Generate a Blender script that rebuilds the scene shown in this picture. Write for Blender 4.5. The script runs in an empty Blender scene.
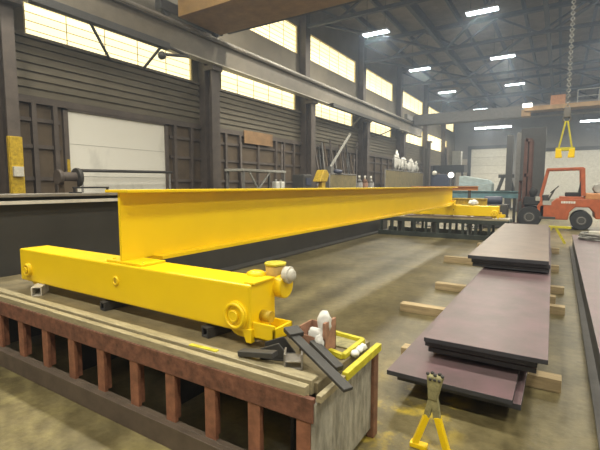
import bpy, bmesh, math, random
from mathutils import Vector, Matrix
random.seed(7)
C = bpy.context.scene.collection
S = bpy.context.scene
rad = math.radians

# ------------------------------------------------------------------ materials
def mat(name, col, rough=.6, metal=0., var=.25, scale=6., col2=None, bump=0., bscale=40., spec=.5, stretch=(1, 1, 1), lo=.35, hi=.7):
    m = bpy.data.materials.new(name); m.use_nodes = True
    nt = m.node_tree; N = nt.nodes; L = nt.links
    b = N['Principled BSDF']
    b.inputs['Roughness'].default_value = rough; b.inputs['Metallic'].default_value = metal
    b.inputs['Specular IOR Level'].default_value = spec
    tc = N.new('ShaderNodeTexCoord'); mp = N.new('ShaderNodeMapping'); mp.inputs['Scale'].default_value = stretch
    L.new(tc.outputs['Object'], mp.inputs['Vector'])
    n = N.new('ShaderNodeTexNoise'); n.inputs['Scale'].default_value = scale; n.inputs['Detail'].default_value = 6; n.inputs['Roughness'].default_value = .65
    L.new(mp.outputs[0], n.inputs['Vector'])
    r = N.new('ShaderNodeValToRGB'); r.color_ramp.elements[0].position = lo; r.color_ramp.elements[1].position = hi
    c2 = col2 or tuple(c * (1 - var) for c in col)
    r.color_ramp.elements[0].color = (*c2, 1); r.color_ramp.elements[1].color = (*col, 1)
    L.new(n.outputs['Fac'], r.inputs['Fac']); L.new(r.outputs['Color'], b.inputs['Base Color'])
    if bump:
        n2 = N.new('ShaderNodeTexNoise'); n2.inputs['Scale'].default_value = bscale; n2.inputs['Detail'].default_value = 4
        L.new(mp.outputs[0], n2.inputs['Vector'])
        bp = N.new('ShaderNodeBump'); bp.inputs['Strength'].default_value = bump; bp.inputs['Distance'].default_value = .02
        L.new(n2.outputs['Fac'], bp.inputs['Height']); L.new(bp.outputs['Normal'], b.inputs['Normal'])
    return m

def emit(name, col, strength):
    m = bpy.data.materials.new(name); m.use_nodes = True
    b = m.node_tree.nodes['Principled BSDF']
    b.inputs['Base Color'].default_value = (*col, 1); b.inputs['Roughness'].default_value = .5
    b.inputs['Emission Color'].default_value = (*col, 1); b.inputs['Emission Strength'].default_value = strength
    return m

M = {}
M['yellow'] = mat('yellow_paint', (.88, .61, .004), .36, var=.06, scale=3)
M['yellow_old'] = mat('old_yellow_paint', (.62, .42, .02), .55, var=.5, scale=14)
M['yellow_green'] = mat('lime_yellow_paint', (.62, .55, .03), .5, var=.35, scale=20)
M['worn'] = mat('worn_grey_yellow', (.36, .33, .16), .6, var=.5, scale=30)
M['beige'] = mat('beige_motor', (.62, .44, .16), .5, var=.2, scale=10)
M['offwhite'] = mat('offwhite_plastic', (.62, .60, .52), .55, var=.25, scale=25)
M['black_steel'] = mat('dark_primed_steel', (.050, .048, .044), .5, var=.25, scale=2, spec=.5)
M['mill'] = mat('bare_steel', (.34, .32, .29), .38, .5, var=.3, scale=6)
M['edge'] = mat('lit_edge_steel', (.46, .43, .37), .45, .2, var=.3, scale=9)
M['bright'] = mat('brightened_steel', (.66, .62, .54), .5, .0, var=.2, scale=9)
M['table_top'] = mat('table_steel', (.225, .185, .105), .5, .0, var=.45, scale=5, bump=.15, bscale=30)
M['table_bar'] = mat('table_bar_steel', (.40, .345, .215), .42, .0, var=.4, scale=8, stretch=(1, 6, 6))
M['table_red'] = mat('oxide_red_steel', (.235, .100, .062), .62, var=.6, scale=16, bump=.2)
M['table_post'] = mat('oxide_red_post', (.32, .135, .075), .62, var=.5, scale=14)
M['table_brown'] = mat('brown_base_steel', (.115, .085, .062), .6, var=.35, scale=7)
M['table_end'] = mat('scraped_grey_plate', (.40, .38, .31), .6, var=.6, scale=9, stretch=(1, 2.5, .7), bump=.2, bscale=20)
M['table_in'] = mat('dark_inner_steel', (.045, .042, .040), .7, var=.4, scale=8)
M['green_black'] = mat('dark_green_steel', (.040, .050, .042), .6, var=.4, scale=8)
M['slot_light'] = mat('slot_light_steel', (.40, .42, .38), .6, var=.3, scale=8)  # light showing through the table slots, put into the back rails' pale colour
M['plate'] = mat('violet_mill_plate', (.158, .100, .112), .42, .0, var=.22, scale=3.2, col2=(.105, .078, .080), bump=.06, bscale=12, spec=.35)
M['plate_tan'] = mat('tan_mill_plate', (.215, .160, .130), .44, 0, var=.2, scale=3.0, col2=(.155, .120, .102), bump=.05, spec=.35)
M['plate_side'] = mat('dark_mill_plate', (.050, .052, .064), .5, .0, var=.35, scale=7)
M['timber'] = mat('pale_timber', (.52, .40, .23), .75, var=.4, scale=6, stretch=(.6, 6, 6))
M['rubber'] = mat('black_rubber', (.022, .022, .024), .8, var=.3, scale=20)
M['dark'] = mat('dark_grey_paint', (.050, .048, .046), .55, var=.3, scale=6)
M['grey'] = mat('grey_paint', (.165, .160, .155), .55, var=.25, scale=5)
M['ltgrey'] = mat('light_grey_paint', (.36, .36, .34), .5, var=.25, scale=6)
M['orange'] = mat('orange_paint', (.42, .095, .026), .5, var=.35, scale=5)
M['orange_tan'] = mat('faded_orange_paint', (.50, .215, .075), .5, var=.35, scale=6)
M['mast'] = mat('maroon_mast_steel', (.110, .050, .042), .5, var=.5, scale=6)
M['rust'] = mat('rusty_steel', (.235, .115, .065), .75, var=.5, scale=14, bump=.2)
M['pinkbox'] = mat('pale_rust_plate', (.42, .225, .145), .7, var=.45, scale=14)
M['white'] = mat('white_paint', (.66, .66, .62), .6, var=.2, scale=3)
M['door'] = mat('white_door_panel', (.70, .69, .64), .65, var=.32, scale=.9, stretch=(1, 1, .45), lo=.3, hi=.5)
M['tanboard'] = mat('dull_tan_board', (.33, .20, .10), .8, var=.45, scale=1.2)
M['cloth'] = mat('white_rag_cloth', (.72, .72, .70), .9, var=.2, scale=15)
M['wallm'] = mat('brown_wall_sheet', (.120, .088, .058), .75, var=.35, scale=1.5, bump=.1)
M['siding'] = mat('dark_siding', (.140, .122, .088), .6, var=.3, scale=1.2, stretch=(1, .5, 4))
M['upper'] = mat('upper_wall_sheet', (.195, .172, .132), .7, var=.25, scale=1)
M['column'] = mat('brown_grey_column', (.105, .085, .074), .6, var=.35, scale=3)
M['runway'] = mat('warm_grey_girder', (.150, .130, .100), .5, var=.3, scale=2)
M['ochre'] = mat('ochre_crane_paint', (.36, .215, .075), .5, var=.35, scale=2.5)
M['ceil'] = mat('roof_deck', (.215, .180, .140), .8, var=.35, scale=1.0)
M['truss'] = mat('roof_steel', (.060, .062, .070), .6, var=.3, scale=2)
M['backwall'] = mat('back_wall_grey', (.20, .195, .19), .75, var=.2, scale=.6)
M['backlight'] = mat('back_wall_pale', (.40, .37, .33), .75, var=.2, scale=.6)
M['blue'] = mat('teal_blue_paint', (.14, .27, .32), .5, var=.3, scale=4)
M['navy'] = mat('navy_paint', (.045, .055, .10), .5, var=.3, scale=4)
M['paleblue'] = mat('pale_blue_paint', (.40, .50, .54), .5, var=.3, scale=4)
M['olive'] = mat('olive_screen', (.235, .195, .095), .8, var=.4, scale=3)
M['glass'] = emit('lit_fibreglass', (1.0, .89, .55), 1.5)
M['lens'] = emit('led_lens', (.80, .90, 1.0), 14.)
M['lampglow'] = emit('lamp_glass', (1.0, .95, .85), 3.)
M['mullion'] = mat('window_bar', (.80, .70, .42), .6, var=.2)

# concrete floor: mottled olive grey with darker traffic stains and worn yellow paint
def floor_mat():
    m = bpy.data.materials.new('stained_concrete'); m.use_nodes = True
    nt = m.node_tree; N = nt.nodes; L = nt.links; b = N['Principled BSDF']
    tc = N.new('ShaderNodeTexCoord')
    def noise(scale, detail=6, st=(1, 1, 1)):
        mp = N.new('ShaderNodeMapping'); mp.inputs['Scale'].default_value = st
        L.new(tc.outputs['Object'], mp.inputs['Vector'])
        n = N.new('ShaderNodeTexNoise'); n.inputs['Scale'].default_value = scale; n.inputs['Detail'].default_value = detail
        n.inputs['Roughness'].default_value = .65
        L.new(mp.outputs[0], n.inputs['Vector']); return n.outputs['Fac']
    def ramp(f, a, ca, bb, cb):
        r = N.new('ShaderNodeValToRGB'); r.color_ramp.elements[0].position = a; r.color_ramp.elements[1].position = bb
        r.color_ramp.elements[0].color = ca; r.color_ramp.elements[1].color = cb
        L.new(f, r.inputs['Fac']); return r.outputs['Color']
    def mix(f, a, c, blend='MIX'):
        x = N.new('ShaderNodeMix'); x.data_type = 'RGBA'; x.blend_type = blend
        if isinstance(f, float): x.inputs[0].default_value = f
        else: L.new(f, x.inputs[0])
        for s, v in ((6, a), (7, c)):
            if isinstance(v, tuple): x.inputs[s].default_value = v
            else: L.new(v, x.inputs[s])
        return x.outputs[2]
    base = ramp(noise(1.1, 8), .36, (.100, .082, .036, 1), .66, (.235, .196, .096, 1))
    streak = ramp(noise(.9, 5, (1.6, .22, 1)), .42, (.62, .62, .62, 1), .6, (1, 1, 1, 1))
    c = mix(.8, base, streak, 'MULTIPLY')
    fine = ramp(noise(9, 8), .36, (.60, .58, .52, 1), .6, (1, 1, 1, 1))
    c = mix(.9, c, fine, 'MULTIPLY')
    # worn yellow safety paint around the end of the table and the plates
    sp = N.new('ShaderNodeSeparateXYZ'); L.new(tc.outputs['Object'], sp.inputs[0])
    def band(out, lo, hi, soft):
        a = N.new('ShaderNodeMapRange'); a.inputs[1].default_value = lo - soft; a.inputs[2].default_value = lo + soft; L.new(out, a.inputs[0])
        d = N.new('ShaderNodeMapRange'); d.inputs[1].default_value = hi - soft; d.inputs[2].default_value = hi + soft
        d.inputs[3].default_value = 1; d.inputs[4].default_value = 0; L.new(out, d.inputs[0])
        mu = N.new('ShaderNodeMath'); mu.operation = 'MULTIPLY'; L.new(a.outputs[0], mu.inputs[0]); L.new(d.outputs[0], mu.inputs[1]); return mu.outputs[0]
    def mul(a, d):
        mu = N.new('ShaderNodeMath'); mu.operation = 'MULTIPLY'
        for i, v in enumerate((a, d)):
            if isinstance(v, float): mu.inputs[i].default_value = v
            else: L.new(v, mu.inputs[i])
        return mu.outputs[0]
    area = mul(band(sp.outputs[0], -1.15, -.50, .1), band(sp.outputs[1], 1.7, 3.5, .2))
    pn = N.new('ShaderNodeMapRange'); pn.inputs[1].default_value = .50; pn.inputs[2].default_value = .62; L.new(noise(3.2, 6), pn.inputs[0])
    c = mix(mul(mul(area, pn.outputs[0]), .75), c, (.42, .31, .03, 1))
    warm_lit = mul(band(sp.outputs[0], -5.0, -1.2, .2), band(sp.outputs[1], -.2, 1.6, .1))  # warm light on the floor before the table, mixed into the floor colour
    pn2 = N.new('ShaderNodeMapRange'); pn2.inputs[1].default_value = .46; pn2.inputs[2].default_value = .66; L.new(noise(2.3, 6), pn2.inputs[0])
    c = mix(mul(mul(warm_lit, pn2.outputs[0]), .6), c, (.36, .31, .13, 1))
    L.new(c, b.inputs['Base Color'])
    rr = N.new('ShaderNodeMapRange'); rr.inputs[3].default_value = .30; rr.inputs[4].default_value = .55; L.new(noise(2.0, 5), rr.inputs[0])
    L.new(rr.outputs[0], b.inputs['Roughness'])
    bp = N.new('ShaderNodeBump'); bp.inputs['Strength'].default_value = .12; bp.inputs['Distance'].default_value = .02
    L.new(noise(25, 4), bp.inputs['Height']); L.new(bp.outputs['Normal'], b.inputs['Normal'])
    return m
M['floor'] = floor_mat()

# ------------------------------------------------------------------ mesh builder
class B:
    def __init__(s): s.bm = bmesh.new()
    def box(s, x0, x1, y0, y1, z0, z1):
        v = [s.bm.verts.new((x, y, z)) for x in (x0, x1) for y in (y0, y1) for z in (z0, z1)]
        for f in ((0, 1, 3, 2), (4, 6, 7, 5), (0, 4, 5, 1), (2, 3, 7, 6), (0, 2, 6, 4), (1, 5, 7, 3)):
            s.bm.faces.new([v[i] for i in f])
        return s
    def bar(s, p, q, w, h=None, up=(0, 0, 1)):
        """rectangular bar from p to q, w wide sideways, h tall"""
        h = h or w; p = Vector(p); q = Vector(q); d = (q - p).normalized(); u = Vector(up)
        if abs(d.dot(u)) > .98: u = Vector((0, 1, 0))
        a = d.cross(u).normalized(); u = a.cross(d).normalized()
        v = []
        for c in (p, q):
            for (i, j) in ((-1, -1), (1, -1), (1, 1), (-1, 1)):
                v.append(s.bm.verts.new(c + a * (i * w / 2) + u * (j * h / 2)))
        for f in ((0, 3, 2, 1), (4, 5, 6, 7), (0, 1, 5, 4), (1, 2, 6, 5), (2, 3, 7, 6), (3, 0, 4, 7)):
            s.bm.faces.new([v[i] for i in f])
        return s
    def cyl(s, p, q, r, r2=None, n=16):
        r2 = r if r2 is None else r2; p = Vector(p); q = Vector(q); d = (q - p).normalized()
        u = Vector((0, 0, 1)) if abs(d.z) < .9 else Vector((1, 0, 0))
        a = d.cross(u).normalized(); u = a.cross(d)
        A = []; D = []
        for i in range(n):
            t = 2 * math.pi * i / n; o = a * math.cos(t) + u * math.sin(t)
            A.append(s.bm.verts.new(p + o * r)); D.append(s.bm.verts.new(q + o * r2))
        for i in range(n):
            f = s.bm.faces.new((A[i], A[(i + 1) % n], D[(i + 1) % n], D[i])); f.smooth = True
        s.bm.faces.new(A[::-1]); s.bm.faces.new(D)
        return s
    def ring(s, c, ax, R, r, n=24, k=8):
        c = Vector(c); ax = Vector(ax).normalized()
        u = Vector((0, 0, 1)) if abs(ax.z) < .9 else Vector((1, 0, 0))
        a = ax.cross(u).normalized(); u = a.cross(ax); g = []
        for i in range(n):
            t = 2 * math.pi * i / n; o = a * math.cos(t) + u * math.sin(t)
            g.append([s.bm.verts.new(c + o * (R + r * math.cos(2 * math.pi * j / k)) + ax * (r * math.sin(2 * math.pi * j / k))) for j in range(k)])
        for i in range(n):
            for j in range(k):
                f = s.bm.faces.new((g[i][j], g[(i + 1) % n][j], g[(i + 1) % n][(j + 1) % k], g[i][(j + 1) % k])); f.smooth = True
        return s
    def prism(s, pts, axis, a, b):
        """polygon extruded along an axis: pts are the two other coordinates in xyz order"""
        def mk(p, t):
            l = list(p); l.insert('xyz'.index(axis), t); return s.bm.verts.new(l)
        A = [mk(p, a) for p in pts]; D = [mk(p, b) for p in pts]; n = len(pts)
        for i in range(n): s.bm.faces.new((A[i], A[(i + 1) % n], D[(i + 1) % n], D[i]))
        s.bm.faces.new(A[::-1]); s.bm.faces.new(D)
        return s
    def tube(s, pts, r, n=8):
        for p, q in zip(pts, pts[1:]): s.cyl(p, q, r, n=n)
        return s
    def lump(s, c, rx, ry, rz, j=.2, sub=2, seed=1):
        rnd = random.Random(seed)
        r = bmesh.ops.create_icosphere(s.bm, subdivisions=sub, radius=1)
        for v in r['verts']:
            k = 1 + rnd.uniform(-j, j)
            v.co = Vector((c[0] + v.co.x * rx * k, c[1] + v.co.y * ry * k, c[2] + v.co.z * rz * k))
        for v in r['verts']:
            for f in v.link_faces: f.smooth = True
        return s
    def make(s, name, m, parent=None, bevel=0., kind=None, label=None):
        bmesh.ops.recalc_face_normals(s.bm, faces=s.bm.faces[:])
        me = bpy.data.meshes.new(name); s.bm.to_mesh(me); s.bm.free()
        o = bpy.data.objects.new(name, me); C.objects.link(o)
        me.materials.append(M[m] if isinstance(m, str) else m)
        if parent is not None:
            o.parent = parent
            w = Vector((0, 0, 0)); p = parent
            while p is not None: w += p.location; p = p.parent
            me.transform(Matrix.Translation(-w))
        if bevel:
            md = o.modifiers.new('bevel', 'BEVEL'); md.width = bevel; md.segments = 2; md.limit_method = 'ANGLE'; md.angle_limit = rad(40)
        if kind: o['kind'] = kind
        if label: o['label'] = label
        return o

def tag(o, label, cat, group=None):
    o['label'] = label; o['category'] = cat
    if group: o['group'] = group
    return o
def thing(name, label, cat, loc=(0, 0, 0), group=None):
    o = bpy.data.objects.new(name, None); C.objects.link(o); o.location = loc; o.empty_display_size = .2
    return tag(o, label, cat, group)
def copy_tree(o, loc, label=None, group=None, rz=None):
    def cp(x, par):
        c = x.copy(); C.objects.link(c)
        if par is not None: c.parent = par
        for ch in list(kids.get(x.name, ())): cp(ch, c)
        return c
    kids = {}
    for x in bpy.data.objects:
        if x.parent: kids.setdefault(x.parent.name, []).append(x)
    c = cp(o, None); c.location = loc
    if rz is not None: c.rotation_euler.z = rz
    if label: c['label'] = label
    if group: c['group'] = group
    return c
def st(b, name, m, bevel=0., parent=None): return b.make(name, m, parent, bevel, kind='structure')

# ------------------------------------------------------------------ the building
WX = -12.0; YB = 57.5; YR = -5.0; XR = 13.0; ZC = 11.6
st(B().box(WX - .3, XR + .3, YR - .3, YB + .3, -.2, 0), 'floor', 'floor')
st(B().box(WX - .3, XR + .3, YR - .3, YB + .3, ZC, ZC + .15), 'ceiling', 'ceil')
cols = [-2.6, 4.95, 11.95, 19.3, 26.8, 34.6, 42.6, 50.2]
lo = [(-1.9, 4.2), (5.7, 11.55), (13.1, 18.8), (20.7, 25.9), (28.1, 33.4), (36.0, 42.6), (44.0, 53.0)]
hi = [(5.7, 11.6), (13.1, 19.0), (20.3, 26.3), (27.8, 33.6), (36.0, 42.4), (43.4, 49.6), (50.9, 56.6)]
Z1, Z2, Z3, Z4 = 5.45, 6.62, 8.42, 9.85
w = B()
w.box(WX - .25, WX, YR, YB, 0, Z1); w.box(WX - .25, WX, YR, 35, Z2, Z3); w.box(WX - .25, WX, 35, YB, 7.0, Z3); w.box(WX - .25, WX, YR, YB, Z4, ZC)
for (row, a, b) in ((lo, Z1, Z2), (hi, Z3, Z4)):
    e = YR
    for (y0, y1) in row: w.box(WX - .25, WX, e, y0, a, 7.0 if (a == Z1 and y0 > 35) else b); e = y1
    w.box(WX - .25, WX, e, YB, a, 7.0 if a == Z1 else b)
st(w, 'wall_left', 'upper')
st(B().box(WX - .25, XR + .25, YB, YB + .25, 0, ZC), 'wall_back', 'backwall')
st(B().box(XR, XR + .25, YR, YB, 0, ZC), 'wall_right', 'backlight')
st(B().box(WX - .25, XR + .25, YR - .25, YR, 0, ZC), 'wall_rear', 'backlight')
st(B().box(WX + .26, -5.7, YB - .08, YB - .01, 0, 5.0), 'trim_1', 'backlight')
n = 0
for (row, a, b) in ((lo, Z1, Z2), (hi, Z3, Z4)):
    for (y0, y1) in row:
        n += 1; b = 7.0 if (a == Z1 and y0 > 35) else (Z2 if a == Z1 else Z4)
        g = st(B().box(WX - .16, WX - .12, y0, y1, a, b), 'window_%d' % n, 'glass')
        f = B()
        for z in [a + .22 * k for k in range(1, int((b - a) / .22) + 1)]: f.box(WX - .12, WX - .09, y0, y1, z - .007, z + .007)
        k = 5
        for i in range(1, k): yy = y0 + (y1 - y0) * i / k; f.box(WX - .12, WX - .095, yy - .008, yy + .008, a, b)
        for q in ((y0, y0 + .05, a, b), (y1 - .05, y1, a, b), (y0, y1, a, a + .05), (y0, y1, b - .05, b)): f.box(WX - .12, WX - .03, *q)
        f.make('window_frame', 'mullion', g)
# dark lower wall sheeting, ribbed band under the windows, rails and studs
st(B().box(WX, WX + .03, YR, YB, 0, 3.85), 'wall_lining', 'wallm')
r = B()
for k in range(7): r.box(WX, WX + .07, YR, YB, 3.92 + k * .215, 4.06 + k * .215)
st(r, 'wall_siding', 'siding')
st(B().box(WX, WX + .16, YR, YB, 3.72, 3.9), 'trim_2', 'column')
st(B().box(WX, WX + .12, YR, YB, Z1 - .05, Z1 + .03), 'trim_3', 'runway')
k = 3
for z in (.9, 1.75, 2.6, 3.3):
    k += 1; t = B(); e = YR
    for y0, y1 in ((6.45, 10.3),): t.box(WX + .03, WX + .10, e, y0, z - .05, z + .05); e = y1
    t.box(WX + .03, WX + .10, e, YB, z - .05, z + .05); st(t, 'trim_%d' % k, 'column')
y = 5.9
studs = [5.75, 6.3, 10.5, 11.3, 13.2, 14.1, 15.4, 16.8, 17.5, 18.4, 20.6, 21.5, 22.4, 23.2, 24.3, 25.2, 26.2, 28.3, 29.6, 31, 32.4, 33.6, 36, 38, 40, 44, 46, 48, 52, 54]
for i, y in enumerate(studs):
    st(B().box(WX + .03, WX + .16, y - .06, y + .06, 0, 3.72), 'wall_stud', 'column')
for i, y in enumerate(cols):
    c = B(); k = .14 if i == 1 else .22; y = 5.02 if i == 1 else y; c.box(-11.62, -11.57, y - k, y + k, 0, ZC); q = -11.38 if i == 1 else -11.27; c.box(q, q + .05, y - k, y + k, 0, 6.0); c.box(-11.58, q + .01, y - .02, y + .02, 0, 6.0)
    c.box(-11.62, -11.1, y - .26, y + .26, 5.85, 6.02); c.box(-11.98, -11.6, y - .15, y + .15, 0, ZC)
    st(c, 'steel_column', 'column')
# painted guard at the foot of the first column, with a small white box on it
t = thing('column_guard', 'yellow painted guard around foot of the brown steel column', 'column guard', (-11.2, 5.0, 0))
g = B().box(-11.33, -11.27, 4.88, 5.16, 0, 2.75); g.box(-11.40, -11.30, 4.86, 4.885, 0, 2.75); g.box(-11.40, -11.30, 5.155, 5.18, 0, 2.75); g.make('guard_sheet', 'yellow_old', t, .01)
B().box(-11.27, -11.18, 4.9, 5.12, 1.78, 2.02).make('switch_box', 'offwhite', t, .01)
# big white door in the side wall
d = st(B().box(WX + .03, WX + .09, 6.65, 10.05, 0, 3.66), 'door_1', 'door')
for k in range(1, 4): B().box(WX + .088, WX + .095, 6.65, 10.05, k * .915 - .006, k * .915 + .006).make('panel_seam', 'ltgrey', d)
f = B().box(WX + .03, WX + .14, 6.52, 6.65, 0, 3.75).box(WX + .03, WX + .14, 10.05, 10.18, 0, 3.75).box(WX + .03, WX + .14, 6.52, 10.18, 3.66, 3.76)
f.make('door_frame', 'column', d); B().box(WX + .14, WX + .15, 6.56, 6.64, 0, 2.3).make('frame_stripe', 'yellow_old', d)
# back wall doors
d = st(B().box(-9.9, -5.7, YB - .16, YB - .02, 0, 6.2), 'door_2', 'white')
f = B().box(-10.3, -9.9, YB - .3, YB - .02, 0, 6.6).box(-5.7, -5.2, YB - .3, YB - .02, 0, 6.6).box(-10.3, -5.2, YB - .3, YB - .02, 6.2, 6.6); f.make('door_frame', 'dark', d)
for k in range(1, 6): B().box(-9.9, -5.7, YB - .17, YB - .155, k * 1.03 - .02, k * 1.03 + .02).make('panel_seam', 'ltgrey', d)
d = st(B().box(-1.8, 4.6, YB - .16, YB - .02, 0, 5.6), 'door_3', 'white')
f = B().box(-2.6, -1.8, YB - .3, YB - .02, 0, 6.0).box(4.6, 5.2, YB - .3, YB - .02, 0, 6.0).box(-2.6, 5.2, YB - .3, YB - .02, 5.6, 6.0); f.make('door_frame', 'dark', d)
# roof steel
for i, x in enumerate([-10.6, -9.0, -7.3, -5.6, -3.9, -2.2, -.5, 1.2, 2.9, 4.6, 6.3, 8.0, 9.7, 11.4]):
    st(B().box(x - .07, x + .07, YR, YB, 11.3, 11.6), 'roof_purlin', 'truss')
for i, y in enumerate(cols):
    t = B(); t.box(WX, XR, y - .12, y + .12, 11.0, 11.22); t.box(WX, XR, y - .1, y + .1, 9.75, 9.92)
    xs = [WX + .2 + 2.08 * k for k in range(13)]
    for j, (a, b) in enumerate(zip(xs, xs[1:])):
        z0, z1 = (9.85, 11.05) if j % 2 else (11.05, 9.85); t.bar((a, y, z0), (b, y, z1), .1, .1)
    st(t, 'roof_truss', 'truss')
for x in (-6.5, -1., 4.):
    st(B().box(x - .1, x + .1, YR, YB, 9.95, 10.2), 'roof_tie', 'truss')
for x, y0, y1 in ((-10.8, 19.8, 27.3), (-6.5, 27.3, 19.8), (-6.5, 34.8, 27.3), (-10.8, 27.3, 34.8), (-1., 27.3, 19.8), (-1, 34.8, 42.6)):
    st(B().bar((x, y0, 9.9), (x + 4.3, y1, 9.9), .12), 'roof_brace', 'truss')

# ------------------------------------------------------------------ lamps
def area(loc, sx, sy, power, col=(1, .94, .78)):
    l = bpy.data.lights.new('high_bay', 'AREA'); l.shape = 'RECTANGLE'; l.size = sx; l.size_y = sy; l.energy = power; l.color = col
    o = bpy.data.objects.new('high_bay', l); C.objects.link(o); o.location = loc
    return o
LZ = 9.45
proto = None
spots = []
rowname = {-8.5: 'beside the windows', -7.4: 'beside the windows', -3.4: 'along mid hall', 2.2: 'beyond the hanging chain', 7.4: 'by the outer wall'}
ordn = ['first', 'second', 'third', 'fourth', 'fifth', 'sixth', 'seventh', 'eighth']
for x in (-8.5, -3.4, 2.2, 7.4):
    for i, y in enumerate([-2, 5.2, 12.6, 21.0, 28.9, 37.0, 47.0]):
        if i == 6: x = {-8.5: -7.4}.get(x, 99)
        if x > 12 or (x == 2.2 and i > 4): continue
        spots.append((x, y, i))
def visible(x, y): return (x == -8.35 and y in (20.4, 28.0, 35.9, 50.5)) or (x == -3.2 and y in (20.4, 28., 35.9, 43.3, 50.5))
PW = 430
for x, y, i in spots:
    area((x, y, LZ - .12), 1.3, .4, PW)
    seen = x < 0 and i >= 3
    lab = 'white LED roof lamp, %s going away in row %s' % (ordn[i - 3], rowname[x]) if seen else 'white LED roof lamp over the near part of the hall, above the frame'
    grp = 'LED high bays in view' if seen else 'LED high bays above the near hall'
    if proto is None:
        proto = thing('ceiling_light', lab, 'ceiling light', (x, y, LZ), grp)
        B().box(x - .7, x + .7, y - .22, y + .22, LZ - .02, LZ + .06).make('housing', 'ltgrey', proto, .01)
        B().box(x - .66, x + .66, y - .19, y + .19, LZ - .05, LZ - .02).make('lens', 'lens', proto)
        for sx in (-.5, .5): B().cyl((x + sx, y, LZ + .06), (x + sx, y, 11.3), .012, n=6).make('hanger_wire', 'dark', proto)
    else: copy_tree(proto, (x, y, LZ), lab, grp)
for xx in (-6.5, 3.4): area((xx, 50, 7.72), 3.6, .3, 900)
for (x0, x1, lab) in ((-8.4, -4.7, 'string of white fluorescent tubes above the big white back door'), (1.3, 5.5, 'string of white fluorescent tubes above the pale back wall door behind the forklift')):
    t = thing('strip_light', lab, 'strip light', ((x0 + x1) / 2, 50, 7.9), 'tube lights near the back wall')
    B().box(x0, x1, 49.85, 50.15, 7.94, 8.05).make('housing', 'ltgrey', t)
    for k in range(3):
        a = x0 + (x1 - x0) * k / 3 + .05; B().box(a, a + (x1 - x0) / 3 - .1, 49.87, 50.13, 7.80, 7.94).make('tube', 'lens', t)
    for a in (x0 + .3, x1 - .3): B().cyl((a, 50, 8.05), (a, 50, 11.3), .015, n=6).make('hanger_wire', 'dark', t)

# ------------------------------------------------------------------ crane runway, conductor bars and overhead cranes
t = thing('crane_runway', 'long grey crane runway girder carried by the wall columns under upper windows', 'crane runway', (-11, 0, 6.02))
B().box(-11.16, -11.12, YR, 39.0, 6.04, 6.86).box(-11.16, -10.98, YR, 39.0, 6.82, 6.9).make('web', 'runway', t)
B().box(-11.3, -10.95, YR, 39.0, 6.02, 6.06).make('bottom_flange', 'edge', t)  # lit lower edge of the girder, put in as a paler colour
B().box(-11.3, -10.95, YR, 39.0, 6.86, 6.91).make('top_flange', 'runway', t)
B().box(-11.16, -11.08, YR, 39.0, 6.91, 7.03).make('rail', 'mill', t)
def conductor(y0, y1, lab, knob):
    t = thing('braced_bar', lab, 'steel bar', (-10.6, y0, 5.8), 'knee braced bars below crane runway')
    B().box(-10.7, -10.5, y0, y1, 5.78, 5.98).make('bar', 'dark', t, .01)
    for a, b in ((y0 + (y1 - y0) * .36, 1.4), (y0 + (y1 - y0) * .93, .35)):
        B().bar((-10.6, a, 5.8), (-11.9, a + b, 5.43), .06).make('brace', 'dark', t)
    for y in (y0 + .3, y1 - .3): B().box(-11.0, -10.6, y - .05, y + .05, 5.94, 6.02).make('clip', 'dark', t)
    if knob:
        B().tube([(-10.6, y1, 5.88), (-10.6, y1 + .85, 5.8), (-10.6, y1 - .1, 5.62)], .05).make('end_arm', 'dark', t)
        B().lump((-10.6, y1 - .25, 5.55), .13, .13, .13, .05).make('end_knob', 'dark', t)
conductor(5.2, 9.2, 'dark square steel bar with two knee braces before the first long window', True)
conductor(20.2, 31.0, 'dark square steel bar with knee braces before the smaller distant windows', False)

t = thing('bridge_crane', 'ochre overhead bridge crane crossing close above, chain hanging from it', 'bridge crane', (0, 11.5, 7.1), 'overhead bridge cranes')
B().box(-11.0, XR - .6, 10.0, 12.0, 7.12, 8.2).make('girder', 'ochre', t, .01)
B().box(-11.28, -11.01, 9.3, 12.2, 7.16, 7.5).make('end_carriage', 'dark', t, .02)
for y in (9.6, 11.9): B().cyl((-11.2, y, 7.18), (-11.05, y, 7.18), .145).make('wheel', 'dark', t)
B().box(-11.0, XR - .6, 12.1, 12.5, 7.3, 7.36).make('walkway', 'dark', t)
B().box(-.5, .8, 10.9, 12.1, 6.6, 7.12).make('hoist_body', 'ochre', t, .03)
B().cyl((-.35, 11.5, 6.62), (.65, 11.5, 6.62), .2).make('hoist_drum', 'dark', t)
t = thing('bridge_crane', 'grey overhead bridge crane with ochre hoist far down the hall', 'bridge crane', (0, 36, 7), 'overhead bridge cranes')
B().box(-10.93, XR - .6, 36, 37, 6.75, 7.6).box(-11.02, -10.93, 36, 37, 7.08, 7.5).make('girder', 'grey', t, .01)
B().box(-11.28, -11.02, 34.4, 38.6, 7.06, 7.5).make('end_carriage', 'grey', t, .02)
B().box(-2.5, XR - .8, 34.7, 35.95, 6.95, 7.25).make('walkway', 'ochre', t, .01)
B().box(-.9, 0, 35.0, 35.7, 7.25, 7.95).make('control_cabinet', 'orange_tan', t, .02)
h = B()
for x in (.7, 1.9, 3.1, 4.3): h.bar((x, 34.75, 7.2), (x, 34.75, 8.1), .05)
h.bar((.7, 34.75, 8.1), (4.3, 34.75, 8.1), .05); h.bar((.7, 34.75, 7.65), (4.3, 34.75, 7.65), .04); h.make('handrail', 'ltgrey', t)
B().box(-2.7, -2.1, 34.9, 35.6, 6.6, 7.1).make('hoist_body', 'ochre', t, .03)
B().box(-2.6, -2.0, 34.4, 34.75, 7.2, 7.45).make('floodlight', 'lampglow', t, .02)

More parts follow.
